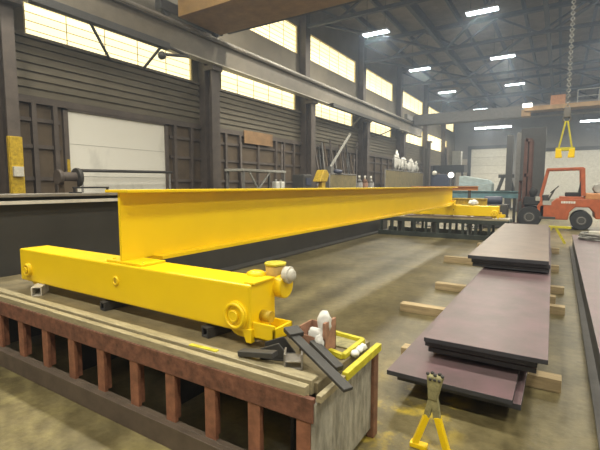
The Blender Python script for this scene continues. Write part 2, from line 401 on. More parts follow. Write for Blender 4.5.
# hanging chain with yellow lifting beam
hx, hy = .05, 11.5
t = thing('lifting_chain', 'grey hoist chain hanging in front of the far crane, yellow grab below', 'chain', (hx, hy, 3.3))
c = B()
for k in range(54):
    z = 3.36 + k * .0605
    c.ring((hx, hy, z), (1, 0, 0) if k % 2 else (0, 1, 0), .036, .010, n=10, k=6)
c.make('chain', 'ltgrey', t)
B().box(hx - .07, hx + .07, hy - .06, hy + .06, 3.12, 3.34).ring((hx, hy, 3.08), (0, 1, 0), .07, .025, n=16).make('hook_block', 'grey', t, .01)
t = thing('lifting_grab', 'yellow plate lifting grab with two sling legs hanging on the chain', 'lifting grab', (hx, hy, 2.2))
for s in (-1, 1): B().bar((hx + s * .02, hy, 3.04), (hx + s * .13, hy, 2.42), .035, .05).make('sling_leg', 'yellow_green', t)
B().bar((hx - .19, hy, 2.40), (hx + .19, hy, 2.40), .08, .08).make('cross_bar', 'yellow_green', t, .01)
for s in (-1, 1): B().prism([(hx + s * .08, 2.4), (hx + s * .19, 2.4), (hx + s * .19, 2.2), (hx + s * .05, 2.2)], 'y', hy - .06, hy + .06).make('clamp', 'yellow', t, .01)

# ------------------------------------------------------------------ fabrication tables
def table(name, lab, x0, x1, yf, yb, zt, posts, front, inner, postm, topm, barm, endm, basem, group):
    t = thing(name, lab, 'work table', ((x0 + x1) / 2, (yf + yb) / 2, 0), group)
    B().box(x0, x1 - .03, yf + .10, yb, zt - .07, zt - .012).make('table_top', topm, t, .004)
    B().box(x0, x1 - .05, yf + .012, yf + .055, zt - .075, zt - .002).make('edge_bar', barm, t, .004)
    B().box(x0, x1 - .05, yf + .075, yf + .145, zt - .07, zt + .006).make('edge_bar', barm, t, .004)
    B().box(x0, x1, yf, yf + .03, zt - .165, zt - .045).make('fascia', front, t, .004)
    for x in posts:
        p = B().box(x - .04, x + .04, yf + .005, yf + .03, .135, zt - .16); p.box(x - .008, x + .008, yf + .03, yf + .08, .135, zt - .16); p.make('post', postm, t, .003)
    B().box(x0, x1, yf - .04, yf - .005, .0, .14).box(x0, x1, yf - .005, yf + .035, .125, .14).box(x0, x1, yf + .01, yf + .12, 0, .02).make('base_rail', basem, t, .004)
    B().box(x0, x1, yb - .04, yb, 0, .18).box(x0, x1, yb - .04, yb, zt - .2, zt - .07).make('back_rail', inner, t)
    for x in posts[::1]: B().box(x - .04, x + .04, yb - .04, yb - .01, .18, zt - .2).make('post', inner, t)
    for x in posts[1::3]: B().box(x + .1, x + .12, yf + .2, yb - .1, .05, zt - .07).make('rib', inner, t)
    return t
PX_ = [-4.92, -4.52, -4.12, -3.73, -3.35, -2.98, -2.62, -2.26, -1.92, -1.595, -1.285, -.985]
t = table('layout_table', 'long rust red steel table with slotted front holding up yellow beam end', -4.97, -.93, 1.6, 2.36, .60, PX_, 'table_red', 'table_in', 'table_post', 'table_top', 'table_bar', 'table_end', 'table_brown', 'fabrication tables under the beam')
B().box(-.95, -.92, 1.61, 2.30, .06, .53).make('end_plate', 'table_end', t, .004)
B().box(-.95, -.90, 2.29, 2.36, 0.0, .55).make('corner_post', 'rust', t, .006)
B().bar((-.91, 1.62, .555), (-.91, 1.88, .555), .03, .035).make('end_edge', 'table_bar', t, .003)
B().bar((-.90, 1.88, .565), (-.90, 2.36, .565), .035, .045).make('end_edge', 'yellow_green', t, .004, label='yellow painted edge strip')
t = table('layout_table', 'dark green steel table with slotted front under the distant beam end', -4.95, -1.15, 12.75, 13.7, .62, [-4.85 + .355 * k for k in range(11)], 'green_black', 'slot_light', 'green_black', 'table_top', 'table_bar', 'green_black', 'green_black', 'fabrication tables under the beam')
B().box(-1.18, -1.15, 12.8, 13.65, .05, .58).make('end_plate', 'green_black', t)

# ------------------------------------------------------------------ yellow crane bridge under assembly
def end_truck(lab, y0, xl, xr, zb, motor):
    y1 = y0 + .26; zt = zb + .295
    t = thing('end_truck', lab, 'crane end truck', ((xl + xr) / 2, y0 + .13, zb), 'yellow crane end trucks')
    B().box(xl, xr, y0, y1, zb, zt).make('box_body', 'yellow', t, .012)
    def hub(x, z, R):
        h = B().cyl((x, y0 + .01, z), (x, y0 - .018, z), R, n=32).make('wheel_hub', 'yellow', t, .004)
        B().ring((x, y0 - .02, z), (0, 1, 0), R * .80, .012, 32).make('hub_ring', 'yellow', h)
        B().cyl((x, y0 - .01, z), (x, y0 - .035, z), R * .34, n=20).ring((x, y0 - .03, z), (0, 1, 0), R * .34, .008, 20).make('hub_cap', 'yellow', h, .003)
    hub(xr - .105, zb + .10, .088); hub(xl + .16, zb + .11, .062)
    c = (xl + xr) / 2
    B().ring((-2.81 if motor else c, y0 - .002, zb + .165), (0, 1, 0), .028, .010, 20).make('bore_rim', 'yellow', t)
    B().cyl((-2.81 if motor else c, y0 + .002, zb + .165), (-2.81 if motor else c, y0 - .006, zb + .165), .026).make('bore', 'yellow_old', t)
    # wheel below the box at each end
    B().cyl((xr - .125, y0 + .06, zb + .06), (xr - .125, y1 - .06, zb + .06), .115, n=28).make('wheel', 'yellow', t)
    B().cyl((xl + .16, y0 + .06, zb + .06), (xl + .16, y1 - .06, zb + .06), .115, n=28).make('wheel', 'yellow', t)
    B().prism([(xr - .065, zb + .03), (xr + .01, zb + .03), (xr + .01, zb - .055), (xr - .03, zb - .055)], 'x' if 0 else 'y', y0 - .006, y0 + .03).make('lug', 'yellow', t, .004)
    b = B(); b.box(xr, xr + .16, y0 + .02, y0 + .035, zb - .03, zb + .07); b.box(xr, xr + .16, y0 + .2, y0 + .215, zb - .03, zb + .05)
    b.box(xr + .145, xr + .16, y0 + .02, y0 + .215, zb - .03, zb + .05); b.box(xr, xr + .16, y0 + .02, y0 + .215, zb - .03, zb - .018); b.make('bumper_bracket', 'yellow', t, .003)
    B().cyl((xr, y0 + .12, zb + .085), (xr + .07, y0 + .12, zb + .085), .035).make('bumper', 'yellow_old', t)
    B().box(xr - .06, xr + .012, y0 + .02, y1 - .02, zt, zt + .01).make('cap_plate', 'yellow', t)
    if motor:
        mx = xr + .0; mz = zt - .055; my = y1 + .05
        g = B().cyl((xr - .16, y1 - .02, mz - .03), (xr - .16, y1 + .12, mz - .03), .072, n=24); g.box(xr - .22, xr - .04, y1 - .01, y1 + .11, mz - .08, mz + .055)
        g.cyl((xr - .05, my, mz - .005), (xr + .055, my, mz - .005), .080, n=24); gb = g.make('gearbox', 'yellow', t, .01)
        B().lump((xr - .15, y1 + .0, mz + .055), .075, .06, .035, .06, 2, 4).make('gear_cover', 'yellow', gb)
        m = B().cyl((mx - .035, my, mz + .05), (mx - .035, my, mz + .125), .060, .066, n=24).make('motor', 'beige', t, .006)
        B().cyl((mx - .035, my, mz + .125), (mx - .035, my, mz + .142), .072, n=24).make('motor_cap', 'yellow_green', m, .005)
        w_ = B().cyl((mx + .04, my, mz + .07), (mx + .085, my, mz + .07), .052, .056, n=20).lump((mx + .09, my, mz + .07), .022, .045, .045, .05, 2, 6); w_.make('fan_cover', 'offwhite', t, .006, label='round off-white motor cover')
    return t
end_truck('yellow crane end truck with beige motor lying across the rust red table', 1.875, -4.28, -1.52, .672, True)
end_truck('yellow crane end truck lying across the dark green distant table', 12.95, -3.9, -1.45, .68, False)
t = thing('crane_girder', 'very long bright yellow steel I-beam resting on the two end trucks', 'steel girder', (-2.78, 7.4, .96))
gx = -2.80
w = B(); w.prism([(1.92, .985), (12.6, .985), (13.25, 1.12), (13.25, 1.50), (1.92, 1.50)], 'x', gx - .012, gx + .012); w.make('web', 'yellow', t)
B().box(gx - .14, gx + .14, 1.9, 13.4, 1.50, 1.522).make('top_flange', 'yellow', t, .004)
b = B(); b.box(gx - .13, gx + .13, 2.2, 12.55, .965, .99); b.prism([(12.5, .965), (12.55, .965), (13.25, 1.10), (13.25, 1.125), (12.5, .99)], 'x', gx - .13, gx + .13); b.make('bottom_flange', 'yellow', t)
B().box(gx - .16, gx + .26, 1.90, 2.12, .968, .984).make('saddle_plate', 'yellow', t, .003)
for x in (gx - .13, gx + .22): B().cyl((x, 1.95, .98), (x, 1.95, .993), .014, n=6).make('bolt', 'yellow', t)
B().box(gx - .3, gx + .3, 12.97, 13.25, .976, .99).make('saddle_plate', 'yellow', t, .003)
B().box(gx - .12, gx + .12, 12.99, 13.2, .99, 1.12).make('end_stool', 'yellow', t)

# dark girder behind
t = thing('crane_girder', 'deep dark grey steel girder on the floor behind yellow beam', 'steel girder', (-5.3, 7, 0))
B().box(-5.32, -5.22, -1.5, 14.3, .03, 1.43).make('web', 'black_steel', t)
B().box(-5.5, -5.08, -1.5, 14.3, 1.425, 1.46).make('top_flange', 'mill', t, .004)
B().box(-5.23, -5.09, -1.5, 14.3, 1.345, 1.385).make('lit_ledge', 'bright', t, .003)  # ledge shaped to catch light, its lit line put into a pale colour
B().box(-5.5, -5.0, -1.5, 14.3, 0, .035).make('bottom_flange', 'black_steel', t, .004)
t = thing('bar_clamp', 'small dark U-shaped handle on top of the dark girder', 'clamp', (-5.2, 3.1, 1.46))
c = B(); c.bar((-5.2, 2.95, 1.46), (-5.2, 2.95, 1.53), .025); c.bar((-5.2, 3.4, 1.46), (-5.2, 3.4, 1.53), .025); c.bar((-5.2, 2.93, 1.53), (-5.2, 3.42, 1.53), .03, .02)
c.make('handle', 'rubber', t, .004); B().box(-5.24, -5.16, 2.9, 3.02, 1.46, 1.475).make('foot', 'rubber', t)

# ------------------------------------------------------------------ plates and dunnage
def slab(name, lab, x0, x1, y0, y1, z0, z1, rz, top, group, bev=.003):
    cx, cy = (x0 + x1) / 2, (y0 + y1) / 2
    o = B().box(x0 - cx, x1 - cx, y0 - cy, y1 - cy, 0, z1 - z0).make(name, top, None, bev)
    o.location = (cx, cy, z0); o.rotation_euler.z = rad(rz)
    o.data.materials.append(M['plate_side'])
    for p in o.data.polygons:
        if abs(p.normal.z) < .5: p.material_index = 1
    return tag(o, lab, 'steel plate', group)
PG = 'steel plates stacked on timbers'
slab('steel_plate', 'violet plate at the low end of the stack, bottom one on the timbers', -.97, -.145, 2.93, 8.0, .10, .14, 0, 'plate', PG)
slab('steel_plate', 'violet plate whose bare end shows just behind the yellow A-stand, lying on another', -1.02, -.19, 2.84, 7.6, .165, .20, 0, 'plate', PG)
slab('steel_plate', 'dark edged lowest plate of the middle step, set back under two others', -.83, -.08, 3.26, 9.0, .235, .272, 0, 'plate', PG)
slab('steel_plate', 'dark edged plate sandwiched second in the middle step of the stack', -.85, -.075, 3.23, 9.0, .29, .325, 0, 'plate', PG)
slab('steel_plate', 'wide violet plate topping the middle step of the stack', -.88, -.05, 3.17, 9.4, .345, .38, .7, 'plate', PG)
slab('steel_plate', 'dark edged lowest plate of the high step, resting on violet plates', -1.07, -.12, 6.32, 12.1, .405, .455, 1.0, 'plate', PG)
slab('steel_plate', 'dark edged middle plate of the high step of the stack', -1.08, -.11, 6.29, 12.1, .465, .515, 1.0, 'plate', PG)
slab('steel_plate', 'greyish tan plate at the very top of the stack near forklift', -1.13, -.14, 6.22, 12.1, .525, .575, 1.2, 'plate_tan', PG)
# spacers between the plates
def timber(lab, x0, x1, y, z0, h=.1, wd=.1, rz=0, group='timbers under the plate stack', m='timber'):
    cx = (x0 + x1) / 2
    o = B().box(x0 - cx, x1 - cx, -wd / 2, wd / 2, 0, h).make('timber_block', m, None, .004)
    o.location = (cx, y, z0); o.rotation_euler.z = rad(rz); return tag(o, lab, 'timber', group)
timber('pale timber under the stack end, sticking out beside the lowest plate', -1.15, .08, 3.62, 0, .1, .12)
timber('pale timber sticking furthest out from the stack towards the dark girder', -1.62, -.05, 5.0, 0, .1, .12)
timber('pale timber end beside the middle step, opposite the long steel slab', -.9, .12, 5.85, 0, .1, .12)
timber('short timber sticking out just before the high step on the beam side', -1.53, .02, 6.35, 0, .1, .12)
timber('timber end showing on the slab side below front of the high step', -.8, .12, 7.0, 0, .1, .12)
timber('weathered timber sticking out under the high step towards dark table', -1.95, .05, 8.75, 0, .12, .14, 0)
timber('last timber under the high step, close to the forklift', -1.7, .05, 11.2, 0, .12, .14, 0)
for (x0, x1, y, z0, h, lab) in ((-.9, -.25, 3.75, .14, .025, 'thin dark spacer strip between the two lowest plates'), (-.85, -.15, 4.4, .20, .035, 'thin dark spacer strip carrying the middle step plates near the front'),
        (-.85, -.15, 7.2, .20, .035, 'thin dark spacer strip carrying the middle step plates towards the forklift'), (-.80, -.12, 3.6, .272, .018, 'thin dark spacer strip low in the middle step'), (-.80, -.12, 3.62, .325, .02, 'thin dark spacer strip under top plate of the middle step'),
        (-.9, -.15, 6.8, .38, .025, 'thin dark spacer strip carrying the high step plates'), (-1.0, -.2, 6.8, .455, .01, 'thin dark spacer strip low in the high step'), (-1.0, -.2, 6.82, .515, .01, 'thin dark spacer strip under top plate of the high step')):
    timber(lab, x0, x1, y, z0, h, .06, 0, 'spacer strips inside the plate stack', 'dark')

# long slab beside the aisle
o = slab('steel_plate', 'very long violet steel slab on a dark bed beside the plate stack', .31, 1.7, 1.2, 12.7, .265, .305, 0, 'plate', None)
t = thing('slab_bed', 'long dark steel channel bed carrying the very long violet slab', 'steel bed', (1, 7, 0))
B().box(.33, .40, 1.3, 12.6, 0, .265).make('side_rail', 'dark', t, .004)
B().box(.27, .40, 1.3, 12.6, .0, .03).make('side_foot', 'grey', t, .004)
B().box(1.55, 1.66, 1.3, 12.6, 0, .265).make('side_rail', 'dark', t, .004)
for y in (2, 5, 8, 11.5): B().box(.4, 1.55, y - .06, y + .06, 0, .265).make('cross_rail', 'dark', t)
t = thing('cable_bundle', 'tangle of grey hose lying on end of the long slab by forklift', 'hose', (.75, 12, .305))
c = B()
rn = random.Random(3)
for k in range(5):
    pts = []
    for i in range(9): a = i / 8 * math.pi * 2; pts.append((.75 + .30 * math.cos(a + k) + rn.uniform(-.05, .05), 11.8 + .35 * math.sin(a + k) + rn.uniform(-.08, .08), .325 + .03 * k))
    c.tube(pts, .022, 6)
c.make('hose', 'ltgrey', t); B().box(.62, .86, 11.72, 11.9, .305, .50).make('coupling', 'offwhite', t, .02)
t = thing('trestle', 'low yellow steel trestle on the floor before forklift front wheel', 'trestle', (-.1, 13.2, 0))
for s in (-1, 1): B().bar((-.1 + s * .28, 13.2, .0), (-.1 + s * .05, 13.2, .42), .06).make('leg', 'yellow_green', t)
B().bar((-.45, 13.2, .44), (.3, 13.2, .44), .08, .06).make('top_bar', 'yellow_green', t)

# ------------------------------------------------------------------ yellow A-stand in the foreground
t = thing('a_stand', 'yellow A-shaped steel stand with worn grey head before the low plates', 'stand', (-.58, 2.37, 0))
B().bar((-.665, 2.36, .015), (-.600, 2.38, .21), .042, .035).make('leg', 'yellow', t, .004)
B().bar((-.478, 2.38, .0), (-.543, 2.38, .21), .044, .035).make('leg', 'yellow', t, .004)
B().bar((-.602, 2.38, .20), (-.572, 2.38, .335), .040, .036).make('leg_neck', 'worn', t, .004)
B().bar((-.543, 2.38, .20), (-.564, 2.38, .335), .040, .036).make('leg_neck', 'worn', t, .004)
B().prism([(-.595, .31), (-.545, .31), (-.512, .455), (-.606, .455)], 'y', 2.355, 2.405).make('head_block', 'worn', t, .008)
B().box(-.69, -.59, 2.335, 2.385, 0, .028).make('foot', 'yellow', t, .004)
B().box(-.505, -.44, 2.355, 2.405, 0, .02).make('foot', 'yellow', t, .004)
for i in range(5): B().lump((-.602 + i * .021, 2.38 + (.012 if i % 2 else -.012), .462), .012, .012, .012, .1, 1, i).make('bolt', 'dark', t)
for i in range(3): B().lump((-.585 + i * .026, 2.353, .438), .010, .006, .010, .1, 1, i).make('bolt', 'dark', t)

# ------------------------------------------------------------------ clutter on the near table
TT = .5885
def block(name, lab, cat, b, m, loc, rz=0, bev=.004, group=None):
    o = b.make(name, m, None, bev); o.location = loc; o.rotation_euler.z = rad(rz); return tag(o, lab, cat, group)
def tubeblock(L, a, th):
    b = B(); b.box(-L / 2, L / 2, -a / 2, a / 2, 0, th); b.box(-L / 2, L / 2, -a / 2, a / 2, a - th, a); b.box(-L / 2, L / 2, -a / 2, -a / 2 + th, th, a - th); b.box(-L / 2, L / 2, a / 2 - th, a / 2, th, a - th); return b
block('tube_block', 'short square steel tube propping the far-end hub of the yellow truck', 'steel block', tubeblock(.20, .083, .010), 'bright', (-3.91, 1.86, TT), -42, .002, 'steel packing blocks on table')
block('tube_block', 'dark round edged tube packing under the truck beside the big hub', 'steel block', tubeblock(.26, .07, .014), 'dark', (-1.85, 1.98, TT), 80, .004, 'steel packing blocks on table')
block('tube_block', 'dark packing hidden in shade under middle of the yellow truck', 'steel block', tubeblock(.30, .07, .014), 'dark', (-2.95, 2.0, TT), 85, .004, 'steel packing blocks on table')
b = B(); b.box(-.09, .09, -.06, .06, 0, .012); b.prism([(-.09, .012), (.09, .012), (.02, .10), (-.09, .06)], 'y', -.06, -.045); b.prism([(-.09, .012), (.09, .012), (.02, .10), (-.09, .06)], 'y', .045, .06)
block('gusset_bracket', 'black steel gusset bracket under the yellow bumper', 'bracket', b, 'dark', (-1.31, 1.86, TT), 20)
b = B(); b.box(-.05, .05, -.05, .05, 0, .01); b.box(-.05, -.04, -.05, .05, 0, .085); b.box(.04, .05, -.05, .05, 0, .085); b.box(-.05, .05, -.05, .05, .04, .05)
block('channel_offcut', 'grey H-shaped steel offcut beside the black gusset', 'steel offcut', b, 'mill', (-1.165, 1.80, TT), 30, .002)
b = B(); b.box(-.05, .05, -.04, .04, 0, .012); b.box(-.05, .05, -.04, .04, .075, .087); b.box(-.006, .006, -.04, .04, .012, .075)
block('beam_offcut', 'small black I-beam offcut between yellow bumper and rusty box', 'steel offcut', b, 'dark', (-1.25, 2.12, TT), 25, .002)
t = thing('flat_bar', 'long black flat steel bar hanging out over the table end', 'steel bar', (-1.0, 1.8, .66))
B().bar((-1.28, 1.93, .722), (-.79, 1.69, .605), .055, .018).make('bar', 'dark', t, .003)
B().bar((-1.285, 1.95, .732), (-1.21, 1.905, .716), .09, .03).make('head', 'dark', t, .006)
o = B().bar((-1.16, 1.995, .66), (-.93, 1.88, .60), .05, .03).make('steel_bar', 'dark', None, .004); tag(o, 'short dark steel bar beside the long overhanging black bar', 'steel bar')
o = B().bar((-1.47, 1.725, .625), (-1.24, 1.735, .66), .055, .03).make('wedge_bar', 'dark', None, .004); tag(o, 'dark steel wedge bar on table below the truck lug', 'steel bar')
t = thing('scrap_box', 'open pale rusty steel box with white rag on the table end', 'box', (-1.15, 2.16, TT))
b = B(); b.box(-.085, .085, -.07, .07, 0, .01); b.box(-.085, -.075, -.07, .07, 0, .15); b.box(.07, .085, -.07, .07, 0, .19); b.box(-.085, .085, .06, .07, 0, .15); b.box(-.085, .085, -.07, -.06, 0, .10)
for v in b.bm.verts: v.co = v.co + Vector((-1.17, 2.07, TT))
b.make('box_shell', 'pinkbox', t, .002)
o = B().lump((-1.12, 2.06, .765), .042, .035, .065, .16, 3, 5).lump((-1.15, 2.02, .70), .055, .022, .04, .16, 3, 8).lump((-1.12, 2.0, .66), .03, .02, .05, .16, 3, 9).make('rag', 'cloth'); tag(o, 'crumpled white rag stuffed in the pale rusty box', 'rag')
t = thing('angle_frame', 'small lime yellow angle steel frame lying on the table end', 'steel frame', (-1.05, 2.25, TT))
for p, q in (((-1.22, 2.33, .605), (-.98, 2.30, .605)), ((-.98, 2.30, .605), (-.98, 2.02, .605)), ((-1.08, 2.05, .605), (-.98, 2.02, .605)), ((-1.22, 2.33, .605), (-1.20, 2.20, .605))):
    B().bar(p, q, .028, .03).make('side', 'yellow_green', t, .003)
B().box(-1.19, -.99, 2.16, 2.31, TT, .598).make('tray', 'worn', t)
for i, (x, y) in enumerate(((-.95, 2.17), (-.945, 2.22), (-.95, 2.11))):
    o = B().lump((x, y, .60), .025, .03, .02, .25, 2, i + 20).make('paper_scrap', 'cloth'); tag(o, ['white crumpled scrap in middle of the lime frame edge', 'white crumpled scrap nearest the rusty corner post', 'white crumpled scrap nearest the black overhanging bar'][i], 'scrap', 'paper scraps by the table end')
o = B().bar((-1.83, 1.69, .606), (-1.62, 1.70, .606), .03, .012).make('chalk_stick', 'yellow_green', None, .003); tag(o, 'lime yellow marker strip on the table front bar under big hub', 'marker')
# pieces on the far table / truck
o = B().lump((-2.15, 13.05, 1.06), .13, .1, .09, .2, 3, 9).make('rag', 'cloth'); tag(o, 'white rag bundle on top of the distant yellow end truck', 'rag')
o = B().box(-4.1, -1.6, 12.80, 12.92, .627, .665).make('timber_block', 'plate_tan', None, .004); tag(o, 'long pinkish packing strip on front of the dark green table', 'timber')
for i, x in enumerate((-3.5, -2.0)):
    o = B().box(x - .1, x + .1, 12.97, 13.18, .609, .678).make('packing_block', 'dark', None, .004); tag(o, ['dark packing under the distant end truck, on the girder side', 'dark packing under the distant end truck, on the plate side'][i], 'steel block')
# beams further on
def ibeam(name, lab, x0, x1, y, z0, h, m, legs, grp=None):
    t = thing(name, lab, 'steel beam', ((x0 + x1) / 2, y, 0), grp)
    B().box(x0, x1, y - .1, y + .1, z0 + h - .03, z0 + h).make('top_flange', m, t); B().box(x0, x1, y - .1, y + .1, z0, z0 + .03).make('bottom_flange', m, t); B().box(x0, x1, y - .02, y + .02, z0, z0 + h).make('web', m, t)
    for x in (x0 + .3, x1 - .3): B().bar((x, y, 0), (x, y, z0), .1).make('stand_leg', 'dark', t); B().box(x - .2, x + .2, y - .2, y + .2, 0, .03).make('stand_foot', 'dark', t)
ibeam('steel_beam', 'ochre orange steel beam on legs past the yellow beam end', -5.2, -2.65, 17.0, 1.38, .16, 'orange_tan', 1, 'short beams on legs before the forklift')
ibeam('steel_beam', 'old yellow steel beam on short legs behind the distant end truck', -4.4, -2.2, 16.2, .86, .24, 'yellow_old', 1, 'short beams on legs before the forklift')
ibeam('steel_beam', 'teal blue steel beam on legs between yellow beam and forklift', -4.4, -1.3, 19.5, 1.04, .30, 'blue', 1, 'short beams on legs before the forklift')

t = thing('hydraulic_unit', 'dark machine unit with motor on top behind the distant table end', 'machine', (-2.0, 17, 0))
B().box(-2.55, -1.6, 16.7, 17.3, .0, .88).make('tank', 'dark', t, .03); B().cyl((-2.4, 17, 1.02), (-1.8, 17, 1.02), .15).make('motor', 'navy', t, .02)
B().box(-2.3, -2.0, 16.66, 16.7, .3, .6).make('gauge_panel', 'grey', t, .01)

# ------------------------------------------------------------------ forklift
FY0, FY1 = 17.6, 18.9
t = thing('forklift', 'orange forklift truck with cab frame parked beyond the plates', 'forklift', (.2, 18.2, 0))
b = B(); b.prism([(-.62, .34), (.28, .34), (.32, .62), (.48, .80), (.88, .80), (1.04, .62), (1.08, .40), (1.75, .40), (1.85, .62), (1.85, 1.05), (1.6, 1.10), (-.10, 1.10), (-.30, .90), (-.62, .85)], 'y', FY0, FY1)
b.make('chassis', 'orange', t, .03)
B().prism([(.75, 1.08), (1.85, 1.04), (1.9, .7), (1.98, .7), (1.98, 1.2), (1.7, 1.3), (.75, 1.3)], 'y', FY0 - .01, FY1 + .01).make('counterweight', 'orange_tan', t, .04)
B().box(-.02, .72, FY0 + .02, FY1 - .02, 1.08, 1.17).make('hood', 'orange', t, .02)
g = B()
for y in (FY0 + .05, FY1 - .05):
    g.bar((-.56, y, .85), (-.60, y, 1.2), .09); g.bar((-.60, y, 1.2), (-.42, y, 2.15), .08); g.bar((-.42, y, 2.15), (.66, y, 2.17), .08); g.bar((.70, y, 1.2), (.64, y, 2.17), .13)
for k in range(7): x = -.42 + k * 1.08 / 6; g.bar((x, FY0 + .05, 2.16), (x, FY1 - .05, 2.16), .06)
g.make('overhead_guard', 'orange', t, .01)
s = B(); s.box(.15, .65, FY0 + .4, FY1 - .4, 1.17, 1.32); s.prism([(.55, 1.3), (.68, 1.3), (.75, 1.85), (.64, 1.85)], 'y', FY0 + .42, FY1 - .42); s.make('seat', 'rubber', t, .03)
B().ring((-.18, 18.2, 1.42), (-.7, 0, .7), .17, .018).make('steering_wheel', 'rubber', t); B().bar((-.42, 18.2, .9), (-.18, 18.2, 1.42), .06).make('steering_column', 'dark', t)
B().prism([(-.6, .85), (-.42, .85), (-.34, 1.22), (-.6, 1.22)], 'y', FY0 + .12, FY1 - .12).make('dashboard', 'dark', t, .02)
B().prism([(1.05, 1.2), (1.3, 1.2), (1.3, 1.6), (1.08, 1.6)], 'y', FY1 - .7, FY1 - .1).make('gas_bracket', 'dark', t)
B().cyl((1.15, FY0 + .2, 1.46), (1.15, FY1 - .2, 1.46), .16).make('gas_bottle', 'ltgrey', t, .02)
def wheel(x, y, r, w_):
    o = B().cyl((x, y, r), (x, y + w_, r), r, n=28).make('wheel', 'rubber', t, .03)
    B().cyl((x, y - .012, r), (x, y + .05, r), r * .5, n=20).make('hub', 'dark', o); B().ring((x, y - .012, r), (0, 1, 0), r * .36, .02).make('hub_ring', 'grey', o)
wheel(-.93, FY0 - .05, .40, .28); wheel(-.93, FY1 - .23, .40, .28); wheel(.68, FY0 - .03, .33, .24); wheel(.68, FY1 - .21, .33, .24)
B().prism([(-.7, .82), (-.62, .34), (-.48, .34), (-.48, .95), (-.62, .95)], 'y', FY0, FY0 + .3).make('fender', 'orange', t, .01)
for y in (FY0 + .2, FY1 - .28):
    B().box(-1.22, -1.10, y, y + .08, .12, 3.3).box(-1.06, -.95, y + .02, y + .10, .12, 3.3).make('mast_upright', 'mast', t, .006)
for z in (.9, 1.9, 3.2): B().box(-1.18, -1.0, FY0 + .2, FY1 - .2, z, z + .12).make('mast_crossbar', 'mast', t)
B().cyl((-1.08, 18.2, .3), (-1.08, 18.2, 3.1), .05).make('lift_cylinder', 'dark', t); B().box(-1.1, -1.04, 17.98, 18.06, .5, 3.1).make('lift_chain', 'dark', t)
B().box(-1.32, -1.22, FY0 + .15, FY1 - .15, .25, .95).make('carriage', 'dark', t); g = B()
for k in range(5): y = FY0 + .17 + k * .235; g.box(-1.34, -1.30, y, y + .04, .9, 1.75)
g.box(-1.34, -1.30, FY0 + .17, FY1 - .17, 1.7, 1.76); g.make('load_backrest', 'mast', t)
for y in (FY0 + .28, FY1 - .42): B().box(-1.36, -1.31, y, y + .13, .06, .9).box(-2.4, -1.31, y, y + .13, .05, .10).make('fork', 'mast', t)
B().box(-.76, -.60, FY0 + .0, FY0 + .16, 1.0, 1.16).make('headlight', 'ltgrey', t, .02)
B().lump((-.84, FY0 + .1, 1.32), .13, .13, .2, .1, 2, 3).make('work_lamp', 'rubber', t)
B().box(-.52, -.25, FY0 - .012, FY0, .86, 1.02).make('side_decal', 'ltgrey', t, label='pale grey decal plate')
lg = B(); x = .05
for wl in (.05, .07, .05, .07, .05, .06): lg.box(x, x + wl, FY0 - .008, FY0 + .002, .93, 1.01); x += wl + .015
lg.make('side_lettering', 'white', t, label='worn white lettering strip')
B().box(-1.14, -.62, FY0 + .02, FY0 + .7, .84, 1.15).make('axle_cover', 'rubber', t, .03)
B().box(-.6, -.1, FY0 - .1, FY0 + .05, .36, .44).make('step', 'dark', t)

# ------------------------------------------------------------------ along the far wall
t = thing('bench_grinder', 'dark brown grinder on a pedestal beside the big white door', 'grinder', (-9.6, 5.3, 0))
B().box(-9.8, -9.4, 5.05, 5.5, 0, 1.4).make('pedestal', 'wallm', t, .02); B().cyl((-9.6, 5.15, 1.75), (-9.6, 5.5, 1.75), .12).make('motor', 'column', t, .02)
B().cyl((-9.6, 5.06, 1.75), (-9.6, 5.15, 1.75), .17).make('wheel_guard', 'column', t, .01); B().cyl((-9.6, 5.48, 1.75), (-9.6, 5.57, 1.75), .22).make('wheel_guard', 'dark', t, .01); B().box(-9.72, -9.48, 5.15, 5.45, 1.4, 1.66).make('mount', 'wallm', t)
t = thing('pipe_rail', 'grey horizontal pipe rail standing across the big white door', 'pipe rail', (-11.4, 8.3, 0))
B().cyl((-11.4, 6.6, 1.98), (-11.4, 9.9, 2.02), .045).make('top_pipe', 'dark', t)
for y in (6.7, 9.8): B().cyl((-11.4, y, 0), (-11.4, y, 1.98), .03).make('post', 'grey', t)
t = thing('storage_rack', 'pale topped steel rack with crossed brace along the brown wall', 'rack', (-9.5, 12, 0))
B().box(-9.8, -9.0, 10.8, 13.4, 2.05, 2.13).make('top_board', 'ltgrey', t, .01)
for x in (-9.75, -9.05):
    for y in (10.9, 13.3): B().box(x - .04, x + .04, y - .04, y + .04, 0, 2.05).make('leg', 'grey', t)
B().bar((-9.05, 11, .8), (-9.05, 12.4, 2.05), .05).make('brace', 'ltgrey', t); B().bar((-9.05, 12.2, .8), (-9.05, 11.2, 2.05), .05).make('brace', 'ltgrey', t); B().box(-9.8, -9.0, 10.8, 13.4, 1.3, 1.36).make('shelf', 'grey', t)
for i, y in enumerate((12.85, 13.18)):
    j = thing('jug', ['white plastic jug on rack shelf, the one nearer its middle', 'white plastic jug on rack shelf, the one at its end post'][i], 'jug', (-9.1, y, 1.36), 'white jugs on the rack')
    B().box(-9.22, -8.98, y - .11, y + .11, 1.36, 1.72).make('body', 'white', j, .04); B().cyl((-9.1, y, 1.72), (-9.1, y, 1.80), .04).make('cap', 'ltgrey', j)
o = B().box(WX + .17, WX + .21, 14.3, 16.4, 3.42, 3.98).make('wall_board', 'tanboard', None, .005); tag(o, 'faded orange tan notice board high on the brown wall', 'notice board')
